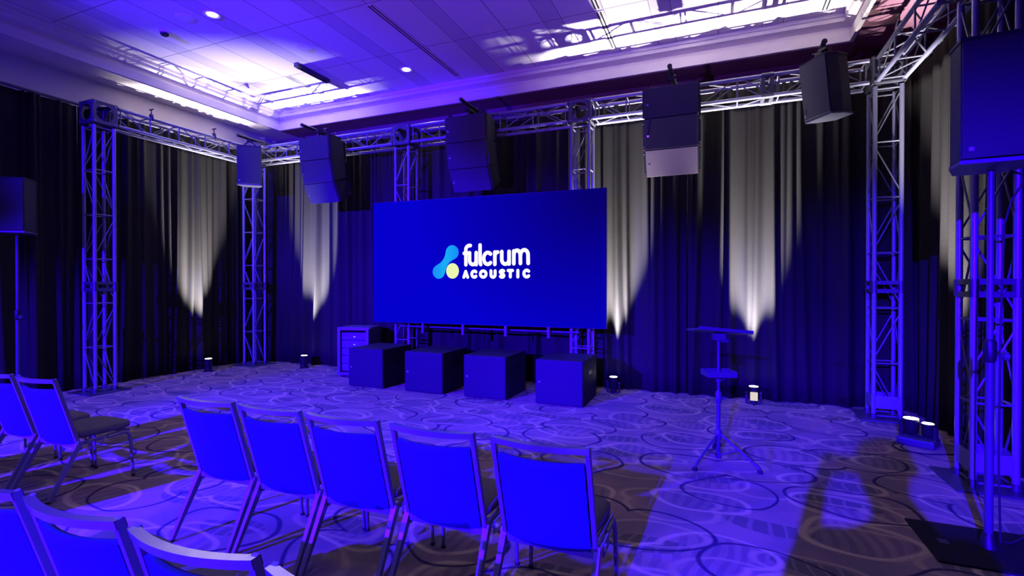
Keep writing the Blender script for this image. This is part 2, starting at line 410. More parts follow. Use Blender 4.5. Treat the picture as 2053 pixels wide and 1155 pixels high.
# ------------------------------------------------------------------ curtains
def curtain(name, label, p0, p1, z1, seed, amp=0.07, flare=1.0):
    """pleated drape from p0 to p1 (floor points)"""
    rnd = random.Random(seed)
    P0, P1 = Vector((*p0, 0)), Vector((*p1, 0)); Lh = (P1 - P0).length; d = (P1 - P0) / Lh; nrm = Vector((d.y, -d.x, 0))
    nx = int(Lh / 0.012); nz = 14; b = B(); grid = []
    # irregular pleats: narrow ridges standing out of broad shallow hollows
    xs = [0.04]
    while xs[-1] < Lh: xs.append(xs[-1] + rnd.choice((.09, .12, .16, .22, .30)) * rnd.uniform(.8, 1.2))
    rid = [(x_, rnd.uniform(.35, 1.25), rnd.uniform(.018, .040), rnd.uniform(-.10, .10), rnd.uniform(.6, 1.4)) for x_ in xs]
    def off(u, h):        # u along, h 0 bottom..1 top
        lo = (1 - h) ** 2; v = 0
        for x_, a_, w_, dr_, g_ in rid:
            c_ = x_ + dr_ * lo; wd = w_ * (1 + .9 * (1 - h) * g_)
            q_ = (u - c_) / wd
            if abs(q_) < 3.2: v = max(v, a_ * math.exp(-q_ * q_ * .7))
        return v * amp * (1.25 + .35 * (1 - h)) - amp * .55
    for j in range(nz + 1):
        h = j / nz; row = []
        for i in range(nx + 1):
            u = Lh * i / nx; o = off(u, h) + 0.014 * math.sin(u*9 + seed) + 0.006 * math.sin(u*27 + seed*2) + 0.06 * flare * max(0, 0.10 - h) * 5 * 0.35
            row.append(b.verts.new(P0 + d * u + nrm * o + Vector((0, 0, 0.01 + h * (z1 - 0.01)))))
        grid.append(row)
    for j in range(nz):
        for i in range(nx): b.faces.new((grid[j][i], grid[j][i+1], grid[j+1][i+1], grid[j+1][i]))
    me = bpy.data.meshes.new(name); b.to_mesh(me); b.free(); me.materials.append(M['curtain'])
    for p in me.polygons: p.use_smooth = True
    o = bpy.data.objects.new(name, me); COL.objects.link(o)
    s = o.modifiers.new('thickness', 'SOLIDIFY'); s.thickness = 0.004; s.offset = 1
    tag(o, label, 'curtain', 'black drapes round the stage'); return o
ZC = 4.33
CY, CXL, CXR = 7.70, -9.05, 2.32
curtain('curtain', 'black drape behind the left pole speaker, nearest part of the left side', (CXL, 1.6), (CXL, 4.53), ZC, 3)
curtain('curtain', 'black drape with a grey light streak between the two left truss towers', (CXL, 4.55), (CXL, 7.74), ZC, 4)
curtain('curtain', 'black drape with a white light streak left of the screen', (CXL+.1, CY), (-4.96, CY), ZC, 15)
curtain('curtain', 'black drape hanging directly behind the screen', (-4.94, CY), (-1.98, CY), ZC, 6)
curtain('curtain', 'black drape just right of the screen, lit grey along its left side', (-1.96, CY), (-0.42, CY), ZC, 17)
curtain('curtain', 'black drape behind the music stand with the brightest white streak', (-0.40, CY), (CXR+.22, CY), ZC, 28)
curtain('curtain', 'black drape on the right with one tall grey lit fold', (CXR+.01, CY-.14), (CXR+.01, 5.35), ZC, 9)
curtain('curtain', 'black drape at the right edge behind the near truss tower', (CXR+.23, 6.1), (CXR+.23, 1.8), ZC, 10)
# pipe that carries the drapes
def pipe(name, pts, r, m, label, cat, group=None):
    b = B(); tube(b, pts, r, 14); return tag(obj(name, b, m, None, smooth=40), label, cat, group)
pipe('drape_pipe', [(-9.05, CY+.0, ZC+.025), (2.25, CY+.0, ZC+.025)], .02, M['dark_alu'], 'drape pipe along the top of the back curtains', 'pipe', 'pipes carrying the drapes')
pipe('drape_pipe', [(CXL, 1.7, ZC+.025), (CXL, CY+.05, ZC+.025)], .02, M['dark_alu'], 'drape pipe along the top of the left curtains', 'pipe', 'pipes carrying the drapes')
pipe('drape_pipe', [(CXR, 1.9, ZC+.025), (CXR, CY+.06, ZC+.025)], .02, M['dark_alu'], 'drape pipe along the top of the right curtains', 'pipe', 'pipes carrying the drapes')

# ------------------------------------------------------------------ box truss
S = 0.13      # half spacing of the chords
def truss(name, label, axis, L, joints, bay, loc, cat, group, m=None, endz=None):
    """four-chord truss; axis 'z' (tower), 'x' or 'y' (beam), origin at its start, running L along +axis"""
    m = m or M['alu']
    def P(a, u, v):      # a along, u and v across
        if axis == 'z': return (u, v, a)
        if axis == 'x': return (a, u, v)
        return (u, a, v)
    t = thing(name, label, cat, loc, 0, group)
    for su, sv in ((-1,-1), (1,-1), (1,1), (-1,1)):
        b = B(); tube(b, [P(0, su*S, sv*S), P(L, su*S, sv*S)], .025, 14); obj('chord', b, m, t, smooth=40)
    n = max(1, round(L / bay)); st = L / n
    for fi, (ua, va, ub, vb) in enumerate(((-1,-1,1,-1), (1,-1,1,1), (1,1,-1,1), (-1,1,-1,-1))):
        b = B()
        for k in range(n + 1):
            a = min(max(k * st, .03), L - .03); tube(b, [P(a, ua*S, va*S), P(a, ub*S, vb*S)], .010, 8)
        for k in range(n):
            a0, a1 = k*st + .05, (k+1)*st - .05
            if (k + (fi > 1)) % 2: p, q = P(a0, ua*S, va*S), P(a1, ub*S, vb*S)
            else: p, q = P(a0, ub*S, vb*S), P(a1, ua*S, va*S)
            tube(b, [p, q], .0085, 8)
        obj('bracing', b, M['brace'], t, smooth=40)
    for j in joints:      # bolted joint between two sections: a pair of plates
        b = B()
        for z in (j - .05, j + .05):
            for (ua, va, ub, vb) in ((-1,-1,1,-1), (1,-1,1,1), (1,1,-1,1), (-1,1,-1,-1)):
                p, q = Vector(P(z, ua*S, va*S)), Vector(P(z, ub*S, vb*S))
                bar(b, p, q, .045, .045, P(1, 0, 0))
        for su, sv in ((-1,-1), (1,-1), (1,1), (-1,1)): tube(b, [P(j-.07, su*S, sv*S), P(j+.07, su*S, sv*S)], .034, 12)
        obj('joint_plate', b, M['dark_alu'], t)
    return t
def block(x, y, z, label):
    """cubic corner block with a round opening in every face"""
    h = .165; t = thing('corner_block', label, 'truss corner', (x, y, z), 0, 'corner blocks on top of the truss towers')
    b = B(); n = 32
    for ax in range(3):
        for s in (-1, 1):
            out, inn = [], []
            for k in range(n):
                a = 2*PI*k/n; c, d = math.cos(a), math.sin(a); m_ = max(abs(c), abs(d))
                out.append((c/m_*h, d/m_*h)); inn.append((c*.118, d*.118))
            def V(p, q, w):
                l = [0,0,0]; l[ax] = w; l[(ax+1)%3] = p; l[(ax+2)%3] = q; return b.verts.new(l)
            for k in range(n):
                k2 = (k+1) % n
                o1, o2, i1, i2 = out[k], out[k2], inn[k], inn[k2]
                b.faces.new((V(*o1, s*h), V(*o2, s*h), V(*i2, s*h), V(*i1, s*h)))
                b.faces.new((V(*i1, s*h), V(*i2, s*h), V(*i2, s*(h-.012)), V(*i1, s*(h-.012))))
                b.faces.new((V(*o1, s*(h-.012)), V(*o2, s*(h-.012)), V(*i2, s*(h-.012)), V(*i1, s*(h-.012))))
    bmesh.ops.remove_doubles(b, verts=b.verts[:], dist=1e-5)
    obj('shell', b, M['dark_alu'], t)
    b = B()
    for sx in (-1, 1):
        for sy in (-1, 1):
            tube(b, [(sx*(h-.018), sy*(h-.018), -h), (sx*(h-.018), sy*(h-.018), h)], .022, 10)
            tube(b, [(-h, sx*(h-.018), sy*(h-.018)), (h, sx*(h-.018), sy*(h-.018))], .022, 10)
            tube(b, [(sx*(h-.018), -h, sy*(h-.018)), (sx*(h-.018), h, sy*(h-.018))], .022, 10)
    obj('edge_tubes', b, M['dark_alu'], t, smooth=40)
    for sx in (-1, 1):
        for sy in (-1, 1):
            b = B(); cyl(b, (sx*.135, -h-.006, sy*.135), (0,1,0), .013, .012, 8); obj('bolt', b, M['alu'], t)
            b = B(); cyl(b, (h+.006, sx*.135, sy*.135), (1,0,0), .013, .012, 8); obj('bolt', b, M['alu'], t)
    return t
BZ = 4.13; TT = BZ - .19
XL, XR, YB, YS = -8.55, 1.85, 7.25, 4.55
TW = [(XL, YS, 'silver truss tower at the far left in front of the curtains'),
      (XL, YB, 'silver truss tower in the back left corner'),
      (-4.95, YB, 'truss tower rising behind the left end of the screen'),
      (-1.86, YB, 'truss tower rising behind the right end of the screen'),
      (XR, YB, 'silver truss tower in the back right corner'),
      (1.99, 5.13, 'near truss tower at the right edge of the photo')]
for x, y, lab in TW:
    t = truss('truss_tower', lab, 'z', TT - .012, [1.56], .61, (x, y, .012), 'truss', 'vertical truss towers')
    r_ = .17 if x in (-4.95, -1.86) else .28
    b = rbox((-r_, -r_, -.011), (r_, r_, .004), .003); obj('base_plate', b, M['dark_alu'], t)
    for su, sv in ((-1,-1), (1,-1), (1,1), (-1,1)):
        b = B(); cyl(b, (su*S, sv*S, .03), (0,0,1), .034, .06, 14); obj('base_socket', b, M['dark_alu'], t, smooth=40)
    if (x, y) == (1.99, 5.13) or (x, y) == (XR, YB):
        b = B()
        for s in (-1, 1):
            box(b, (-.13, s*.145-.005, .12), (.13, s*.145+.005, .27)); box(b, (s*.145-.005, -.13, .12), (s*.145+.005, .13, .27))
        obj('foot_panel', b, M['alu'], t)
block(XL, YS, BZ, 'corner block on the far left tower')
block(XL, YB, BZ, 'corner block in the back left corner')
block(-4.95, YB, BZ, 'corner block above the left end of the screen')
block(-1.86, YB, BZ, 'corner block above the right end of the screen')
block(XR, YB, BZ, 'corner block in the back right corner')
block(1.99, 5.13, BZ, 'corner block on the near right tower, behind the big speaker')
g = 'horizontal truss beams over the stage'; k = .19
truss('truss_beam', 'truss beam running along the left side above the curtains', 'y', YB-YS-2*k, [], .48, (XL, YS+k, BZ), 'truss', g)
truss('truss_beam', 'back truss beam between the left corner and the screen', 'x', -4.95-XL-2*k, [1.75], .5, (XL+k, YB, BZ), 'truss', g)
truss('truss_beam', 'back truss beam directly above the screen', 'x', 3.09-2*k, [], .5, (-4.95+k, YB, BZ), 'truss', g)
truss('truss_beam', 'back truss beam right of the screen, brightly lit underneath', 'x', XR+1.86-2*k, [2.25], .5, (-1.86+k, YB, BZ), 'truss', g)
truss('truss_beam', 'truss beam climbing to the top right of the photo', 'y', YB-5.13-2*k, [], .5, (XR+.02, 5.13+k, BZ), 'truss', g)
# cross rail between the screen towers, seen under the screen
pipe('cross_rail', [(-4.95, 7.074, .90), (-1.86, 7.074, .90)], .016, M['dark_alu'], 'horizontal rail under the screen between its two towers', 'pipe')

# ------------------------------------------------------------------ rigging pipes and clamps
def clamp(x, y, z, label, group='pipe clamps on the truss', rz=0):
    t = thing('pipe_clamp', label, 'clamp', (x, y, z), rz, group)
    b = B()
    for k_ in range(14):
        a0, a1 = R(-50 + 280*k_/14), R(-50 + 280*(k_+1)/14)
        bar(b, (.036*math.cos(a0), 0, .036*math.sin(a0)), (.036*math.cos(a1), 0, .036*math.sin(a1)), .04, .010, (0, 1, 0))
    box(b, (-.022, -.02, .036), (.022, .02, .075)); obj('jaw', b, M['dark_alu'], t)
    b = B(); cyl(b, (0, 0, .11), (0,0,1), .008, .08, 10); cyl(b, (0, 0, .15), (1,0,0), .011, .09, 10); obj('bolt', b, M['black_metal'], t, smooth=40)
    return t
arms = [(-8.10, 'far left'), (-6.57, 'left of the screen'), (-3.50, 'above the screen'), (-0.56, 'right of the screen'), (1.10, 'far right')]
for x, w_ in arms:
    nm = {-8.10: 'dark rigging pipe over the small hung speaker near the left corner', -6.57: 'dark rigging pipe over the curved speaker array left of the screen',
          -3.50: 'dark rigging pipe over the speaker array above the screen', -0.56: 'dark rigging pipe over the speaker array right of the screen',
          1.10: 'dark rigging pipe over the small hung speaker near the right corner'}[x]
    t = thing('rigging_pipe', nm, 'pipe', (x, 6.98, 4.325), 0, 'rigging pipes lying across the back truss')
    b = B(); tube(b, [(0, -.46, 0), (0, .46, 0)], .027, 16); obj('pipe', b, M['black_metal'], t, smooth=40)
    for yy in (-.455, .455):
        b = B(); cyl(b, (0, yy, 0), (0,1,0), .030, .02, 16); obj('end_cap', b, M['rubber'], t, smooth=40)
    for yy, jj in ((.09, 'a'), (.35, 'b')):
        b = B(); box(b, (-.04, yy-.025, -.045), (.04, yy+.025, .04)); cyl(b, (.0, yy, .06), (0,0,1), .009, .06, 10); cyl(b, (.0, yy, .09), (1,0,0), .010, .07, 10)
        obj('clamp', b, M['dark_alu'], t)
clamp(XL+.13, 5.22, BZ+.13, 'clamp on the left beam next to the far left tower')
clamp(XL+.13, 6.30, BZ+.13, 'clamp half way along the left beam')
clamp(XR-.11, 6.35, BZ+.13, 'clamp on the beam at the top right of the photo', rz=R(90))

# ------------------------------------------------------------------ speakers
def trap(wf, wb, d): return [(-wf/2, 0), (wf/2, 0), (wf/2, d*.45), (wb/2, d), (-wb/2, d), (-wf/2, d*.45)]
def small_speaker(loc, rz, tilt, label, hang, group):
    """origin at the top centre of its front edge, z down"""
    t = thing('loudspeaker', label, 'speaker', loc, rz, group)
    H, D = .765, .40; mt = Matrix.Rotation(tilt, 4, 'X')
    b = B(); prism(b, trap(.42, .26, D), -H + .02, -.02, mt)
    bmesh.ops.bevel(b, geom=[e for e in b.edges], offset=.008, segments=2, affect='EDGES'); obj('cabinet', b, M['cabinet'], t)
    b = B(); prism(b, trap(.428, .268, D+.004), -.022, 0, mt); obj('top_panel', b, M['cabinet'], t)
    b = B(); prism(b, trap(.428, .268, D+.004), -H, -H + .022, mt); obj('bottom_panel', b, M['white_plastic'] if False else M['rack'], t)
    b = B(); n = 6; pts = [(-.205 + .41*i/n, -.012 - .016*math.sin(PI*i/n)) for i in range(n+1)]
    poly = pts + [(.205, -.0005), (-.205, -.0005)]
    prism(b, poly, -H + .03, -.03, mt); obj('grille', b, M['grille'], t)
    b = B(); box(b, (-.18, -.027, -H+.07), (-.155, -.021, -H+.095), mt); obj('badge', b, M['logo'], t)
    if hang:
        b = B()
        for s in (-.14, .14): bar(b, mt @ Vector((s, .2, 0)), (0, .2, .14), .02, .02)
        cyl(b, (0, .2, .135), (0, 0, 1), .02, .05, 10); box(b, (-.05, .15, .12), (.05, .25, .15)); obj('hanging_bracket', b, M['black_metal'], t)
    return t
def place_front(x, y, z, rz, tilt, label, hang, group=None, sc=1.0):
    # (x, y) is the middle of the cabinet; shift origin to the front edge
    fx = x + .2*math.sin(rz); fy = y - .2*math.cos(rz)
    q = small_speaker((fx, fy, z), rz, tilt, label, hang, group); q.scale = (sc, sc, sc); return q
place_front(-8.05, 6.74, 4.14, R(44), R(4), 'small black speaker hung from the truss near the back left corner', True, 'small speakers hung from the truss', .94)
place_front(1.14, 6.60, 4.14, R(-56), R(7), 'small black speaker hung from the truss near the back right corner', True, 'small speakers hung from the truss', .88)

def line_array(x, y, z, label, low='grille'):
    t = thing('speaker_array', label, 'speaker', (x, y, z), 0, 'curved speaker arrays hung above the stage')
    W = .66; Y, Z = 0.0, 0.0
    b = B()
    for s in (-.28, .28): bar(b, (s, .04, .03), (s, .36, .03), .04, .03)
    bar(b, (-.28, .2, .03), (.28, .2, .03), .05, .03)
    cyl(b, (0, .12, .09), (0,0,1), .018, .13, 10); cyl(b, (0, .28, .09), (0,0,1), .018, .13, 10); box(b, (-.035, .08, .10), (.035, .32, .15))
    obj('rigging_frame', b, M['black_metal'], t)
    for i, (h, a) in enumerate(((.39, 4), (.39, 13), (.36, 27))):
        a = R(a); mt = Matrix.Translation((0, Y, Z)) @ Matrix.Rotation(a, 4, 'X')
        # side profile: front full height, back a little shorter (wedge)
        b = B(); wedge = .045
        pf = [(0, -.003), (.16, -.003), (.42, -wedge), (.42, -h+wedge), (.16, -h+.003), (0, -h+.003)]
        lo = [b.verts.new(mt @ Vector((-W/2, p, q))) for p, q in pf]; hi = [b.verts.new(mt @ Vector((W/2, p, q))) for p, q in pf]
        b.faces.new(lo); b.faces.new(hi[::-1])
        for k_ in range(6): b.faces.new((lo[k_], lo[(k_+1) % 6], hi[(k_+1) % 6], hi[k_]))
        bmesh.ops.recalc_face_normals(b, faces=b.faces[:])
        bmesh.ops.bevel(b, geom=b.edges[:], offset=.005, segments=1, affect='EDGES')
        c = obj('cabinet', b, M['cabinet'], t)
        b = B(); box(b, (-W/2+.010, -.014, -h+.004), (W/2-.010, -.0005, -.004), mt)
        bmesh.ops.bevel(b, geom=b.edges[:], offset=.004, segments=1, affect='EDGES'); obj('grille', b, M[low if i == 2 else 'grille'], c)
        b = B(); box(b, (-W/2+.035, -.019, -h*.55-.012), (-W/2+.058, -.014, -h*.55+.012), mt); obj('badge', b, M['logo'], c)
        for s in (-1, 1):
            xx = s*(W/2+.006)
            b = B(); bar(b, mt @ Vector((xx, .03, -.02)), mt @ Vector((xx, .03, -h+.02)), .03, .012, (0, 1, 0))
            for zz in (-.05, -h+.05): cyl(b, mt @ Vector((xx+s*.008, .03, zz)), (1,0,0), .011, .012, 8)
            obj('rigging_strip', b, M['black_metal'], c)
            b = B(); bar(b, mt @ Vector((xx, .37, -.06)), mt @ Vector((xx, .37, -h+.06)), .03, .012, (0, 1, 0)); obj('rigging_strip', b, M['black_metal'], c)
        d = mt @ Vector((0, 0, -h)); Y, Z = d.y, d.z
    return t
line_array(-6.42, 6.63, 4.13, 'curved black speaker array hung left of the screen')
line_array(-3.50, 6.63, 4.13, 'curved black speaker array hung directly above the screen')
line_array(-0.56, 6.63, 4.13, 'black speaker array hung right of the screen with its lowest cabinet lit paler', 'grille_lit')

# pole speakers
def pole_speaker(px, py, rz, hz, label, slabel, plate, sc=1.0, group='speakers on poles either side'):
    t = thing('speaker_stand', slabel, 'stand', (px, py, 0), 0, 'pole stands of the side speakers')
    b = rbox((plate[0], plate[2], .001), (plate[1], plate[3], .012), .003); obj('base_plate', b, M['black_plate'], t)
    b = B(); tube(b, [(0, 0, .012), (0, 0, 1.22)], .022, 16); obj('lower_pole', b, M['stand'], t, smooth=40)
    b = B(); tube(b, [(0, 0, 1.2), (0, 0, hz - .01)], .0175, 16); obj('upper_pole', b, M['stand'], t, smooth=40)
    b = B(); tube(b, [(0,0,1.13), (0,0,1.15), (0,0,1.25), (0,0,1.27)], .03, 16, True, [.024,.032,.032,.022]); obj('collar', b, M['black_metal'], t, smooth=40)
    b = B(); tube(b, [(.03, 0, 1.17), (.055, 0, 1.17), (.06, 0, 1.17), (.085, 0, 1.17), (.09, 0, 1.17)], .02, 14, True, [.01, .01, .024, .026, .018]); obj('knob', b, M['stand'], t, smooth=40)
    b = B(); tube(b, [(0,0,.012), (0,0,.03), (0,0,.10)], .04, 16, True, [.05, .045, .026]); obj('foot_socket', b, M['black_metal'], t, smooth=40)
    q = place_front(px, py, hz + .765*sc, rz, 0, label, False, group); q.scale = (sc, sc, sc)
    return t
st = pole_speaker(1.52, 3.88, R(-3), 2.30, 'big dark speaker on a pole cut off by the right edge of the photo',
             'pole stand with a flat black base plate at the lower right', (-.34, .37, -.30, .27), .96)
b = B(); box(b, (-.25, -.05, .0122), (-.20, .01, .0130)); obj('maker_plate', b, M['dark_alu'], st)
pole_speaker(-8.55, 3.60, R(36), 2.27, 'dark speaker on a pole cut off by the left edge of the photo',
             'pole stand under the left speaker, in front of the left curtains', (-.29, .29, -.29, .29), .93)
b = B()
tube(b, [(1.66, 4.0, 2.295), (1.70, 3.92, 2.25), (1.66, 3.86, 2.20), (1.60, 3.84, 2.10), (1.57, 3.85, 1.95), (1.565, 3.86, 1.5), (1.565, 3.87, 1.30), (1.565, 3.88, .5), (1.58, 3.89, .05), (1.66, 3.96, .025), (1.96, 4.3, .02)], .006, 8)
tag(obj('speaker_cable', b, M['rubber'], None, smooth=60), 'thin cable curling down the pole of the right speaker', 'cable')

# ------------------------------------------------------------------ subwoofers
subs = [(-5.06, 'leftmost'), (-4.01, 'second from left'), (-3.015, 'third from left'), (-1.93, 'rightmost')]
for x, w_ in subs:
    t = thing('subwoofer', f'black cube subwoofer on the floor below the screen, {w_} of the four', 'speaker', (x, 6.29, 0), R(0), 'subwoofers in a row below the screen')
    b = rbox((-.325, .012, .012), (.325, .78, .60), .006); obj('cabinet', b, M['sub'], t)
    b = rbox((-.318, 0, .02), (.318, .0125, .592), .004); obj('grille', b, M['sub'], t)
    b = B(); box(b, (-.28, -.005, .29), (-.255, .0, .315)); obj('badge', b, M['logo'], t)
    for sx in (-.27, .27):
        for sy in (.08, .70):
            b = B(); cyl(b, (sx, sy, .006), (0,0,1), .022, .0118, 12); obj('foot', b, M['rubber'], t)
    b = B()
    for s in (-1, 1):
        box(b, (s*.325-.003, .32, .38), (s*.325+.003, .50, .44))
    obj('side_handle', b, M['black_metal'], t)

# ------------------------------------------------------------------ amplifier rack
t = thing('equipment_rack', 'open fronted equipment rack behind the leftmost subwoofer', 'rack', (-5.86, 7.13, 0), R(12))
b = B(); W, D, H = .29, .24, .86
box(b, (-W, -D, .03), (-W+.05, D, H)); box(b, (W-.05, -D, .03), (W, D, H)); box(b, (-W+.05, -D, H-.05), (W-.05, D, H)); box(b, (-W+.05, -D, .03), (W-.05, D, .08)); box(b, (-W+.05, D-.02, .08), (W-.05, D, H-.05))
obj('shell', b, M['rack'], t)
for i in range(5):
    z = .10 + i * .135; b = rbox((-W+.055, -D+.05, z), (W-.055, D-.03, z+.125), .004); u = obj('rack_unit', b, M['rackin'], t)
    b = B(); box(b, (-.012, -D+.046, z+.05), (.018, -D+.051, z+.058)); obj('indicator', b, M['ind'], u)
b = B()
for sx in (-1, 1):
    for sy in (-1, 1): cyl(b, (sx*(W-.06), sy*(D-.05), .015), (0,0,1), .025, .029, 12)
obj('feet', b, M['rubber'], t)
b = B(); box(b, (W, -D+.1, .62), (W+.012, -D+.13, .66)); box(b, (W, -D+.02, H-.03), (W+.014, -D+.16, H-.005)); obj('latch', b, M['alu'], t)

# ------------------------------------------------------------------ screen
t = thing('led_screen', 'large blue lit video screen with a white company logo above the subwoofers', 'screen', (-3.405, 6.95, 0), R(2.05))
HW, Z0, Z1 = 1.955, .97, 2.97
b = B(); box(b, (-HW, .006, Z0), (HW, .05, Z1)); obj('housing', b, M['screen_edge'], t)
b = B(); box(b, (-HW+.004, 0, Z0-1.97+.004), (HW-.004, .006, Z1-1.97-.004)); obj('picture', b, M['screen'], t, (0, 0, 1.97))
for xx in (-1.02, -.30, .42, 1.1):
    b = B(); box(b, (xx-.02, .01, Z0-.16), (xx+.02, .045, Z0)); obj('support_lug', b, M['dark_alu'], t)
# logo, in millimetres of a 1.65 m wide wordmark
def stroke(b, pts, r, y):
    pts = [((p[0]-1040)/1000, -(p[1]-450)/1000 + 1.96) for p in pts]; r = r/1000
    def lift(poly, yy):
        lo = [b.verts.new((p, -.0022-yy, q)) for p, q in poly]; b.faces.new(lo)
    for i, p in enumerate(pts):
        lift([(p[0]+r*math.cos(2*PI*k/20), p[1]+r*math.sin(2*PI*k/20)) for k in range(20)], y + .00002*i)
        if i < len(pts)-1:
            q = pts[i+1]; dx, dz = q[0]-p[0], q[1]-p[1]; l = math.hypot(dx, dz) or 1e-6; nx, nz = -dz/l*r, dx/l*r
            lift([(p[0]+nx, p[1]+nz), (q[0]+nx, q[1]+nz), (q[0]-nx, q[1]-nz), (p[0]-nx, p[1]-nz)], y + .00002*i + .00001)
def arc(cx, cy, rx, ry, a0, a1, n=14): return [(cx + rx*math.cos(R(a0+(a1-a0)*i/n)), cy - ry*math.sin(R(a0+(a1-a0)*i/n))) for i in range(n+1)]
b = B(); r = 29
big = [arc(868, 262, 64, 60, 78, 180) + [(804, 500)], [(775, 322), (842, 322)],
       [(868, 316), (868, 420)] + arc(924, 430, 56, 68, 180, 330) , [(981, 316), (981, 500)],
       [(1047, 200), (1047, 470), (1058, 500)],
       arc(1176, 408, 68, 90, 48, 312),
       [(1294, 314), (1294, 500)], [(1294, 380)] + arc(1346, 375, 52, 60, 180, 96),
       [(1408, 310), (1408, 420)] + arc(1467, 430, 59, 68, 180, 330), [(1527, 310), (1527, 498)],
       [(1603, 305), (1603, 495)], [(1603, 370)] + arc(1655, 368, 52, 72, 180, 0) + [(1709, 492)],
       [(1709, 370)] + arc(1770, 368, 60, 76, 180, 0) + [(1832, 492)]]
for i, s_ in enumerate(big): stroke(b, s_, r, .0002*i)
obj('wordmark', b, M['txt_white'], t)
b = B(); r = 24
small = [[(768, 696), (801, 604), (836, 696)], [(788, 668), (818, 668)],
         arc(948, 648, 42, 48, 45, 315), arc(1100, 648, 48, 48, 0, 360, 22),
         [(1229, 600), (1229, 655)] + arc(1264, 658, 35, 40, 180, 360) + [(1299, 600)],
         arc(1415, 621, 32, 25, 40, 180, 8) + [(1400, 640), (1425, 652)] + arc(1412, 674, 30, 24, 60, -150, 10),
         [(1512, 598), (1582, 598)], [(1547, 598), (1547, 694)], [(1668, 598), (1668, 694)],
         arc(1808, 646, 44, 50, 45, 315)]
for i, s_ in enumerate(small): stroke(b, s_, r, .0002*i)
obj('tagline', b, M['txt_white'], t)
# two lobes joined by a waist
b = B(); c1, r1, c2, r2 = Vector((566, 302)), 114, Vector((326, 608)), 110
ax = (c2 - c1); Lc = ax.length; ax.normalize(); nn = Vector((-ax.y, ax.x)); prof_ = []
N_ = 60
for i in range(N_ + 1):
    s = -r1 + (Lc + r1 + r2) * i / N_
    e1 = math.sqrt(max(0, r1*r1 - s*s)) if s < r1 else 0
    e2 = math.sqrt(max(0, r2*r2 - (s-Lc)**2)) if s > Lc - r2 else 0
    mid = 58 + 0.0022*(s - Lc/2)**2 if 60 < s < Lc-60 else 0
    prof_.append((s, max(e1, e2, mid)))
pl = [c1 + ax*s + nn*h_ for s, h_ in prof_] + [c1 + ax*s - nn*h_ for s, h_ in prof_[::-1][1:-1]]
vv = [b.verts.new(((p.x-1040)/1000, 0, -(p.y-450)/1000)) for p in pl]; b.faces.new(vv)
f = bmesh.ops.triangulate(b, faces=b.faces[:])
obj('logo_shape', b, M['mark'], t, (0, -.0035, 1.96))
b = B(); vv = [b.verts.new(((572-1040 + 112*math.cos(2*PI*k/48))/1000, -.0045, 1.96-(595-450 - 122*math.sin(2*PI*k/48))/1000)) for k in range(48)]; b.faces.new(vv)
obj('logo_dot', b, M['txt_yellow'], t)

# ------------------------------------------------------------------ uplights
labs = ['small uplight on the floor by the left curtains, between the two left towers', 'small uplight on the floor left of the subwoofers',
        'small uplight on the floor just right of the subwoofers', 'small uplight with a lit display on the floor behind the music stand']
def uplight(x, y, rz, label):
    t = thing('uplight', label, 'stage light', (x, y, 0), rz, 'white uplights round the stage')
    b = B(); tube(b, [(0,0,.075), (0,0,.09), (0,0,.20), (0,0,.235)], .06, 24, True, [.05, .06, .062, .07]); obj('body', b, M['black_metal'], t, smooth=40)
    b = B(); cyl(b, (0,0,.2365), (0,0,1), .055, .004, 24); obj('lens', b, M['lens'], t)
    b = B(); bar(b, (-.085, 0, .006), (.085, 0, .006), .05, .01)
    for s in (-1, 1): bar(b, (s*.085, 0, .006), (s*.085, 0, .17), .03, .006, (0, 1, 0)); cyl(b, (s*.088, 0, .14), (1,0,0), .018, .03, 12)
    obj('yoke', b, M['black_metal'], t)
    b = B(); bar(b, (0, -.10, .006), (0, .10, .006), .03, .01); cyl(b, (0, 0, .045), (0,0,1), .045, .06, 20); obj('foot', b, M['black_metal'], t)
    return t
for (x, y, k_), lab in zip(UP[:4], labs):
    t = uplight(x, y, 0, lab)
    if 'display' in lab:
        b = rbox((-.045, -.078, .06), (.045, -.062, .17), .003); obj('display', b, M['display'], t)
t = thing('stage_light', 'stage light with two bright lenses on the floor at the foot of the right curtains', 'stage light', (1.86, 6.15, 0), R(-30))
b = rbox((-.15, -.13, .002), (.15, .13, .075), .015); obj('base', b, M['stand'], t)
for s in (-1, 1):
    b = B(); bar(b, (s*.135, 0, .07), (s*.135, 0, .20), .03, .06, (0, 1, 0)); obj('yoke_arm', b, M['black_metal'], t)
b = B(); tube(b, [(-.06,0,.10), (-.06,0,.12), (-.06,0,.22), (-.06,0,.25)], .07, 24, True, [.05,.066,.066,.072]); obj('head', b, M['black_metal'], t, smooth=40)
b = B(); tube(b, [(.075,0,.10), (.075,0,.12), (.075,0,.20), (.075,0,.225)], .06, 24, True, [.04,.05,.05,.056]); obj('head', b, M['black_metal'], t, smooth=40)
b = B(); cyl(b, (-.06,0,.252), (0,0,1), .062, .004, 24); obj('lens', b, M['lens'], t)
b = B(); cyl(b, (.075,0,.227), (0,0,1), .048, .004, 24); obj('lens', b, M['lens'], t)
b = B(); tube(b, [(1.66, 6.12, .010), (1.6, 5.98, .008), (1.62, 5.85, .008), (1.8, 5.8, .008), (2.1, 5.9, .008)], .007, 8)
tag(obj('power_cable', b, M['rubber'], None, smooth=60), 'short black cable on the carpet beside the right stage light', 'cable')

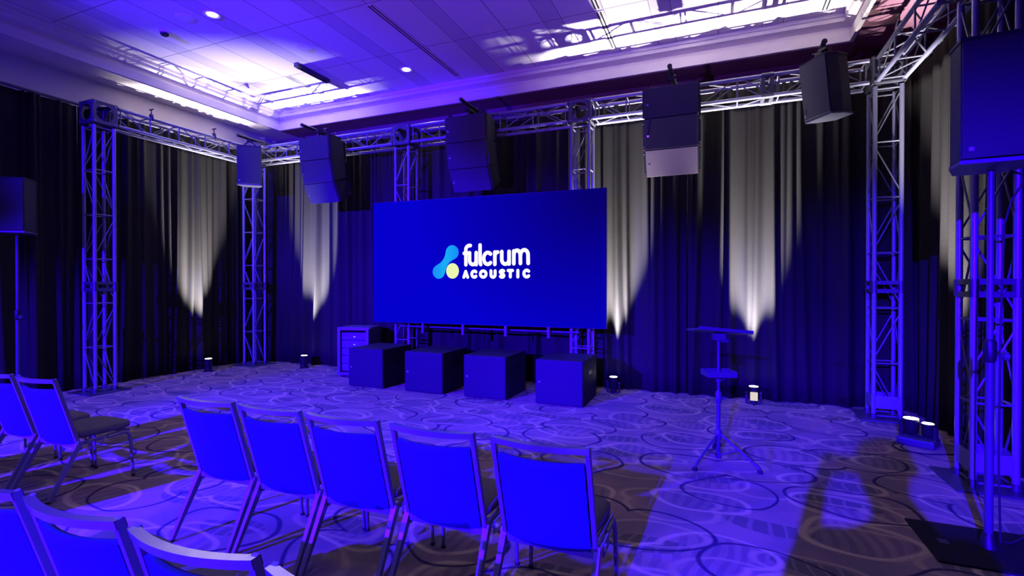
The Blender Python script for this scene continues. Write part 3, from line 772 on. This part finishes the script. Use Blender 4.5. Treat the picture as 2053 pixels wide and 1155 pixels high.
# ------------------------------------------------------------------ music stand
t = thing('music_stand', 'tripod stand with a tilted desk and small shelf in front of the curtains', 'stand', (.01, 4.88, 0), R(20))
b = B(); tube(b, [(0,0,.05), (0,0,.62)], .018, 14); obj('lower_pole', b, M['stand'], t, smooth=40)
b = B(); tube(b, [(0,0,.58), (0,0,1.14)], .013, 14); obj('upper_pole', b, M['stand'], t, smooth=40)
b = B(); tube(b, [(0,0,.52),(0,0,.54),(0,0,.62),(0,0,.64)], .03, 14, True, [.02,.028,.028,.018]); cyl(b, (.04,0,.57), (1,0,0), .012, .04, 10); obj('collar', b, M['stand'], t, smooth=40)
b = B(); tube(b, [(0,0,.19),(0,0,.21),(0,0,.27),(0,0,.29)], .03, 14, True, [.022,.034,.034,.02]); obj('hub', b, M['stand'], t, smooth=40)
b = B(); tube(b, [(0,0,.03),(0,0,.09)], .026, 14); obj('lower_hub', b, M['stand'], t, smooth=40)
for a in (R(-105)-R(20)-R(15), R(-25)-R(20)-R(5), R(95)-R(20)):
    c, s = math.cos(a), math.sin(a)
    b = B(); tube(b, [(.02*c,.02*s,.25), (.10*c,.10*s,.205), (.30*c,.30*s,.085), (.36*c,.36*s,.05), (.375*c,.375*s,.028)], .012, 10); l = obj('leg', b, M['stand'], t, smooth=60)
    b = B(); tube(b, [(.375*c,.375*s,.0), (.375*c,.375*s,.02), (.375*c,.375*s,.035)], .02, 12, True, [.024,.022,.014]); obj('rubber_foot', b, M['rubber'], l, smooth=40)
    b = B(); tube(b, [(.02*c,.02*s,.06), (.19*c,.19*s,.145)], .006, 8); obj('brace', b, M['stand'], l, smooth=40)
mt = Matrix.Translation((0, 0, 1.175)) @ Matrix.Rotation(R(-7), 4, 'X') @ Matrix.Rotation(R(5), 4, 'Y')
b = rbox((-.235, -.17, -.008), (.235, .17, .008), .004, 2, mt)
l = obj('desk', b, M['stand'], t)
b = B(); box(b, (-.235, -.175, -.008), (.235, -.168, .022), mt); obj('lip', b, M['stand'], l)
b = B(); box(b, (-.05, -.04, 1.10), (.05, .04, 1.16)); cyl(b, (.05, 0, 1.09), (1,0,0), .016, .07, 12); obj('tilt_bracket', b, M['stand'], t)
b = rbox((-.125, -.10, .775), (.125, .10, .79), .004); l = obj('shelf', b, M['stand'], t)
b = B()
for s in (-1, 1): box(b, (-.125, s*.10-.003, .775), (.125, s*.10+.003, .825)); box(b, (s*.125-.003, -.10, .775), (s*.125+.003, .10, .825))
obj('rim', b, M['stand'], l)
b = B(); tube(b, [(0,0,.72), (0,0,.775)], .022, 12); cyl(b, (.035,0,.745), (1,0,0), .012, .04, 10); obj('shelf_clamp', b, M['stand'], t)

# ------------------------------------------------------------------ chairs
def make_chair(label):
    t = thing('banquet_chair', label, 'chair', (0, 0, 0))
    W = .225                                   # half width of the back
    def by(z): return -.035 - .155 * ((z - .36) / .54)      # reclined back line
    def cv(x): return -.045 * (1 - (x / W) ** 2)            # plan curve, hollow side forwards
    n = 12
    # upholstered panel: thick curved slab
    b = B(); zs = [.375, .40, .50, .60, .70, .785, .812, .82]; F, K = [], []
    for z in zs:
        e = .010 if z in (.375, .82) else 0
        F.append([b.verts.new((-W+.018+e + (2*W-.036-2*e)*i/n, by(z)+cv(-W+2*W*i/n)+.022-e*1.2, z)) for i in range(n+1)])
        K.append([b.verts.new((-W+.018+e + (2*W-.036-2*e)*i/n, by(z)+cv(-W+2*W*i/n)-.014+e*.6, z)) for i in range(n+1)])
    m_ = len(zs)
    for j in range(m_-1):
        for i in range(n):
            b.faces.new((F[j][i], F[j][i+1], F[j+1][i+1], F[j+1][i])); b.faces.new((K[j][i+1], K[j][i], K[j+1][i], K[j+1][i+1]))
        b.faces.new((K[j][0], F[j][0], F[j+1][0], K[j+1][0])); b.faces.new((F[j][n], K[j][n], K[j+1][n], F[j+1][n]))
    for i in range(n):
        b.faces.new((F[0][i+1], F[0][i], K[0][i], K[0][i+1])); b.faces.new((F[-1][i], F[-1][i+1], K[-1][i+1], K[-1][i]))
    obj('backrest', b, M['fabric_back'], t, smooth=50)
    # frame: uprights and the curved top rail
    for s in (-1, 1):
        b = B(); bar(b, (s*W, by(.33), .33), (s*W, by(.90), .90), .020, .026, (0, 1, 0)); obj('back_upright', b, M['chrome'], t)
    b = B()
    for i in range(n):
        x0, x1 = -W + 2*W*i/n, -W + 2*W*(i+1)/n
        lo0, lo1 = .870, .90
        q = []
        for x in (x0, x1):
            for yy, zz in ((-.016, lo0), (.016, lo0), (.016, lo1), (-.016, lo1)):
                q.append(b.verts.new((x*1.044, by(zz)+cv(x)+yy, zz)))
        for k_ in range(4): b.faces.new((q[k_], q[(k_+1) % 4], q[4+(k_+1) % 4], q[4+k_]))
    bmesh.ops.remove_doubles(b, verts=b.verts[:], dist=1e-5)
    obj('top_rail', b, M['rail'], t)
    # seat cushion
    b = B(); SX, Y0, Y1, zb, zt = .225, -.045, .375, .405, .465
    m2 = 10; rows = []
    ring_pts = []
    for i in range(40):
        a = 2*PI*i/40; c, s = math.cos(a), math.sin(a)
        ex = 2/5.5
        x = SX*math.copysign(abs(c)**ex, c); y = (Y1-Y0)/2*math.copysign(abs(s)**ex, s) + (Y0+Y1)/2
        x *= .93 + .07*((y-Y0)/(Y1-Y0)); ring_pts.append((x, y))
    cx_, cy_ = 0, (Y0+Y1)/2
    lv = [(.90, zb), (.98, zb+.008), (1.0, zb+.026), (.985, zt-.014), (.93, zt-.002), (.75, zt+.008), (.45, zt+.012), (.0, zt+.013)]
    rings = []
    for sc_, z in lv[:-1]: rings.append([b.verts.new((x*sc_, cy_+(y-cy_)*sc_, z)) for x, y in ring_pts])
    for j in range(len(rings)-1):
        for i in range(40): b.faces.new((rings[j][i], rings[j][(i+1) % 40], rings[j+1][(i+1) % 40], rings[j+1][i]))
    top = b.verts.new((0, cy_, lv[-1][1]))
    for i in range(40): b.faces.new((rings[-1][i], rings[-1][(i+1) % 40], top))
    b.faces.new(rings[0][::-1]); obj('seat', b, M['fabric_seat'], t, smooth=55)
    # seat frame: side rails and cross rails
    b = B()
    for s in (-1, 1): bar(b, (s*.215, -.05, .372), (s*.215, .33, .390), .022, .026)
    bar(b, (-.215, -.045, .365), (.215, -.045, .365), .026, .03); bar(b, (-.215, .30, .388), (.215, .30, .388), .022, .022)
    obj('seat_frame', b, M['chrome'], t)
    # legs
    for s in (-1, 1):
        b = B(); bar(b, (s*.232, -.03, .395), (s*.238, -.235, .008), .030, .040, (0, 1, 0), (.020, .022)); l = obj('leg', b, M['chrome'], t)
        b = B(); bar(b, (s*.2381, -.2345, .012), (s*.2382, -.2395, .0), .026, .028, (0, 1, 0)); obj('glide', b, M['rubber'], l)
        b = B(); tube(b, [(s*.232, .16, .375), (s*.232, .27, .383), (s*.232, .305, .376), (s*.233, .322, .35), (s*.236, .33, .30), (s*.242, .345, .008)], .0125, 12, True, [.0125,.0125,.0125,.0125,.0125,.010]); l = obj('leg', b, M['chrome'], t, smooth=50)
        b = B(); cyl(b, (s*.2422, .3455, .008), (0,0,1), .014, .016, 12); obj('glide', b, M['rubber'], l)
    # linking bracket at the side
    b = B()
    for p, q in (((.245, .02, .33), (.245, .02, .39)), ((.245, .02, .39), (.245, .12, .395)), ((.245, .12, .395), (.245, .12, .335)), ((.245, .12, .335), (.245, .02, .33))):
        tube(b, [p, q], .005, 8)
    obj('link_bracket', b, M['chrome'], t, smooth=40)
    return t
g = 'grey banquet chairs in audience rows'
YR, YN = 2.29, 1.11
ch = [(-0.735, YR, 'rightmost chair of the five in the middle row, closest to the aisle of purple light', -1),
      (-1.295, YR, 'second from the right of the five chairs in the middle row', 0),
      (-1.85, YR, 'centre chair of the five in the middle row', 1),
      (-2.37, YR, 'second from the left of the five chairs in the middle row', 0),
      (-2.90, YR, 'leftmost chair of the five in the middle row', 1),
      (-4.75, YR, 'chair at the left with its dark seat in full view, right one of the pair', 2),
      (-5.31, YR, 'chair cut by the left edge, left neighbour of the one with its seat in view', 0),
      (-1.335, YN, 'nearest chair at the bottom, right of the two whose pale top rails show', 2),
      (-1.885, YN, 'near chair at the bottom left with a long pale curved top rail', 1),
      (-2.42, YN, 'near chair cut by the bottom left corner of the photo', -1),
      (-0.80, YN, 'near chair almost wholly below the photo, only a rail corner showing', 1)]
c0 = make_chair(ch[0][2]); c0['group'] = g
c0.location = (ch[0][0], ch[0][1], 0)
for x, y, lab, rz in ch[1:]:
    dup(c0, (x, y, 0), R(rz), lab, g)
dup(c0, (-5.87, YR, 0), R(1), 'third chair from the aisle in the left block, beyond the photo edge', g)
for x in (-4.76, -5.32, -5.88): dup(c0, (x, YN, 0), R(0), 'chair in the near row of the left block, outside the photo', g)
for x in (-1.05, -1.61, -2.17, -2.73, -4.76, -5.32, -5.88): dup(c0, (x, -0.12, 0), R(0), 'chair in the row behind the camera, outside the photo', g)
c0.rotation_euler = (0, 0, R(-1))

# ------------------------------------------------------------------ the photographer, standing behind the camera; the blue wash throws this figure's shadow on the carpet
M['cloth_top'] = mat('dark shirt', (0.03, 0.03, 0.035), 0.9, 0, 0.2, 80, 0.2)
M['cloth_leg'] = mat('dark trousers', (0.02, 0.022, 0.03), 0.9, 0, 0.2, 80, 0.2)
M['skin'] = mat('skin', (0.45, 0.27, 0.19), 0.55, 0, 0.05, 20)
M['hair'] = mat('brown hair', (0.03, 0.018, 0.01), 0.7, 0, 0.3, 120, 0.3)
def skin_mesh(name, verts, edges, radii, m, parent, sub=2, root=0):
    me = bpy.data.meshes.new(name); me.from_pydata([Vector(v) for v in verts], edges, [])
    o = bpy.data.objects.new(name, me); COL.objects.link(o)
    o.modifiers.new('skin', 'SKIN')
    for i, r_ in enumerate(radii):
        sv = me.skin_vertices[0].data[i]; sv.radius = r_ if isinstance(r_, tuple) else (r_, r_); sv.use_root = (i == root)
    ss = o.modifiers.new('sub', 'SUBSURF'); ss.levels = sub; ss.render_levels = sub
    dg = bpy.context.evaluated_depsgraph_get(); em = bpy.data.meshes.new_from_object(o.evaluated_get(dg))
    bpy.data.objects.remove(o); em.materials.clear(); em.materials.append(m)
    for p in em.polygons: p.use_smooth = True
    r_ = bpy.data.objects.new(name, em); COL.objects.link(r_)
    if parent: r_.parent = parent
    return r_
pv = thing('person', 'person in dark clothes with both arms raised, seen only as a carpet shadow', 'person', (0.10, -0.42, 0), R(10))
# local frame: facing +Y; the phone is held about 0.33 m in front of the chest at eye level
V = [(0,0,.96), (0,.01,1.12), (0,.01,1.28), (0,0,1.42), (0,.01,1.52), (0,.045,1.615), (0,.035,1.70), (0,.03,1.77),
     (-.10,0,.90), (-.12,.02,.50), (-.13,-.02,.09), (-.14,.10,.04), (.10,0,.90), (.12,.02,.50), (.13,-.02,.09), (.15,.10,.04),
     (-.19,0,1.42), (-.27,.08,1.19), (-.124,.298,1.545), (.19,0,1.42), (.27,.08,1.19), (.124,.298,1.545)]
E = [(0,1),(1,2),(2,3),(3,4),(4,5),(5,6),(6,7),(0,8),(8,9),(9,10),(10,11),(0,12),(12,13),(13,14),(14,15),(3,16),(16,17),(17,18),(3,19),(19,20),(20,21)]
Rd = [(.11,.075),(.12,.08),(.14,.09),(.12,.075),.047,.080,.104,.070, .07,.055,.045,.04, .07,.055,.045,.04, .068,.048,.030,.068,.048,.030]
skin_mesh('body', V, E, Rd, M['skin'], pv)
Vs = [(0,0,.90), (0,.005,1.00), V[1], V[2], V[3], V[16], V[17], V[19], V[20], (-.19,.20,1.36), (.19,.20,1.36)]
skin_mesh('shirt', Vs, [(0,1),(1,2),(2,3),(3,4),(4,5),(5,6),(6,9),(4,7),(7,8),(8,10)], [(.180,.135),(.178,.130),(.165,.12),(.18,.125),(.155,.105),.082,.062,.082,.062,.048,.048], M['cloth_top'], pv)
for sx in (-1, 1):
    skin_mesh('trouser_leg', [(sx*.070,0,1.02), (sx*.085,0,.86), (sx*.10,.01,.68), (sx*.12,.02,.50), (sx*.13,-.01,.28), (sx*.135,-.015,.07)], [(0,1),(1,2),(2,3),(3,4),(4,5)], [.105,.112,.098,.082,.074,.072], M['cloth_leg'], pv)
skin_mesh('hair', [(0,-.012,1.67), (0,.0,1.765), (0,.035,1.81)], [(0,1),(1,2)], [.090,.104,.080], M['hair'], pv)
b = B()
for sx in (-1, 1):
    tube(b, [(sx*.033,.108,1.705), (sx*.033,.1225,1.705)], .009, 10, True, [.010,.006])
obj('eyes', b, M['white_plastic'], pv)
b = B(); tube(b, [(0,.12,1.71), (0,.145,1.67), (0,.125,1.66)], .012, 8, True, [.008,.016,.010]); obj('nose', b, M['skin'], pv, smooth=60)
b = B(); tube(b, [(-.025,.118,1.635), (0,.126,1.633), (.025,.118,1.635)], .006, 8); obj('mouth', b, M['skin'], pv, smooth=60)
for sx in (-1, 1):
    b = B(); tube(b, [(sx*.093,.03,1.665), (sx*.105,.02,1.69), (sx*.098,.025,1.715)], .014, 8); obj('ear', b, M['skin'], pv, smooth=60)
    b = rbox((sx*.14-.05, -.09, .001), (sx*.14+.05, .20, .085), .03, 3); obj('shoe', b, M['rubber'], pv, smooth=50)
    # hand: palm and five fingers closed round the edge of the phone
    P = [(sx*.125,.285,1.51), (sx*.110,.30,1.56), (sx*.105,.30,1.59)]
    vs2 = list(P); es = [(0,1),(1,2)]; rs = [(.026,.018),(.034,.018),(.030,.016)]
    for k_, (dz, ln) in enumerate(((.045,.9),(.022,1.0),(0,.95),(-.022,.8))):
        i0 = len(vs2); vs2 += [(sx*.100,.318,1.585+dz*.9), (sx*.080,.330,1.59+dz), (sx*(.080-.030*ln),.326,1.59+dz)]
        es += [(2 if k_ < 2 else 1, i0), (i0,i0+1), (i0+1,i0+2)]; rs += [.010,.009,.0075]
    i0 = len(vs2); vs2 += [(sx*.088,.285,1.565), (sx*.062,.288,1.60)]; es += [(1,i0),(i0,i0+1)]; rs += [.012,.010]
    skin_mesh('hand', vs2, es, rs, M['skin'], pv, 2)
pv.location = (0.14, -0.42, 0); pv.scale = (1.03, 1.03, 1.05)
ph_ = rbox((-.078, -.004, -.038), (.078, .004, .038), .003); 
ph_o = obj('phone', ph_, M['black_metal'], None, None); ph_o.parent = None
ph_o.location = Vector((0.14, -0.42, 0)) + Matrix.Rotation(R(10), 3, 'Z') @ Vector((0, .308*1.03, 1.60*1.05)); ph_o.rotation_euler = (0, 0, R(10))
tag(ph_o, 'black phone held up level in both hands of the person behind the camera', 'phone')
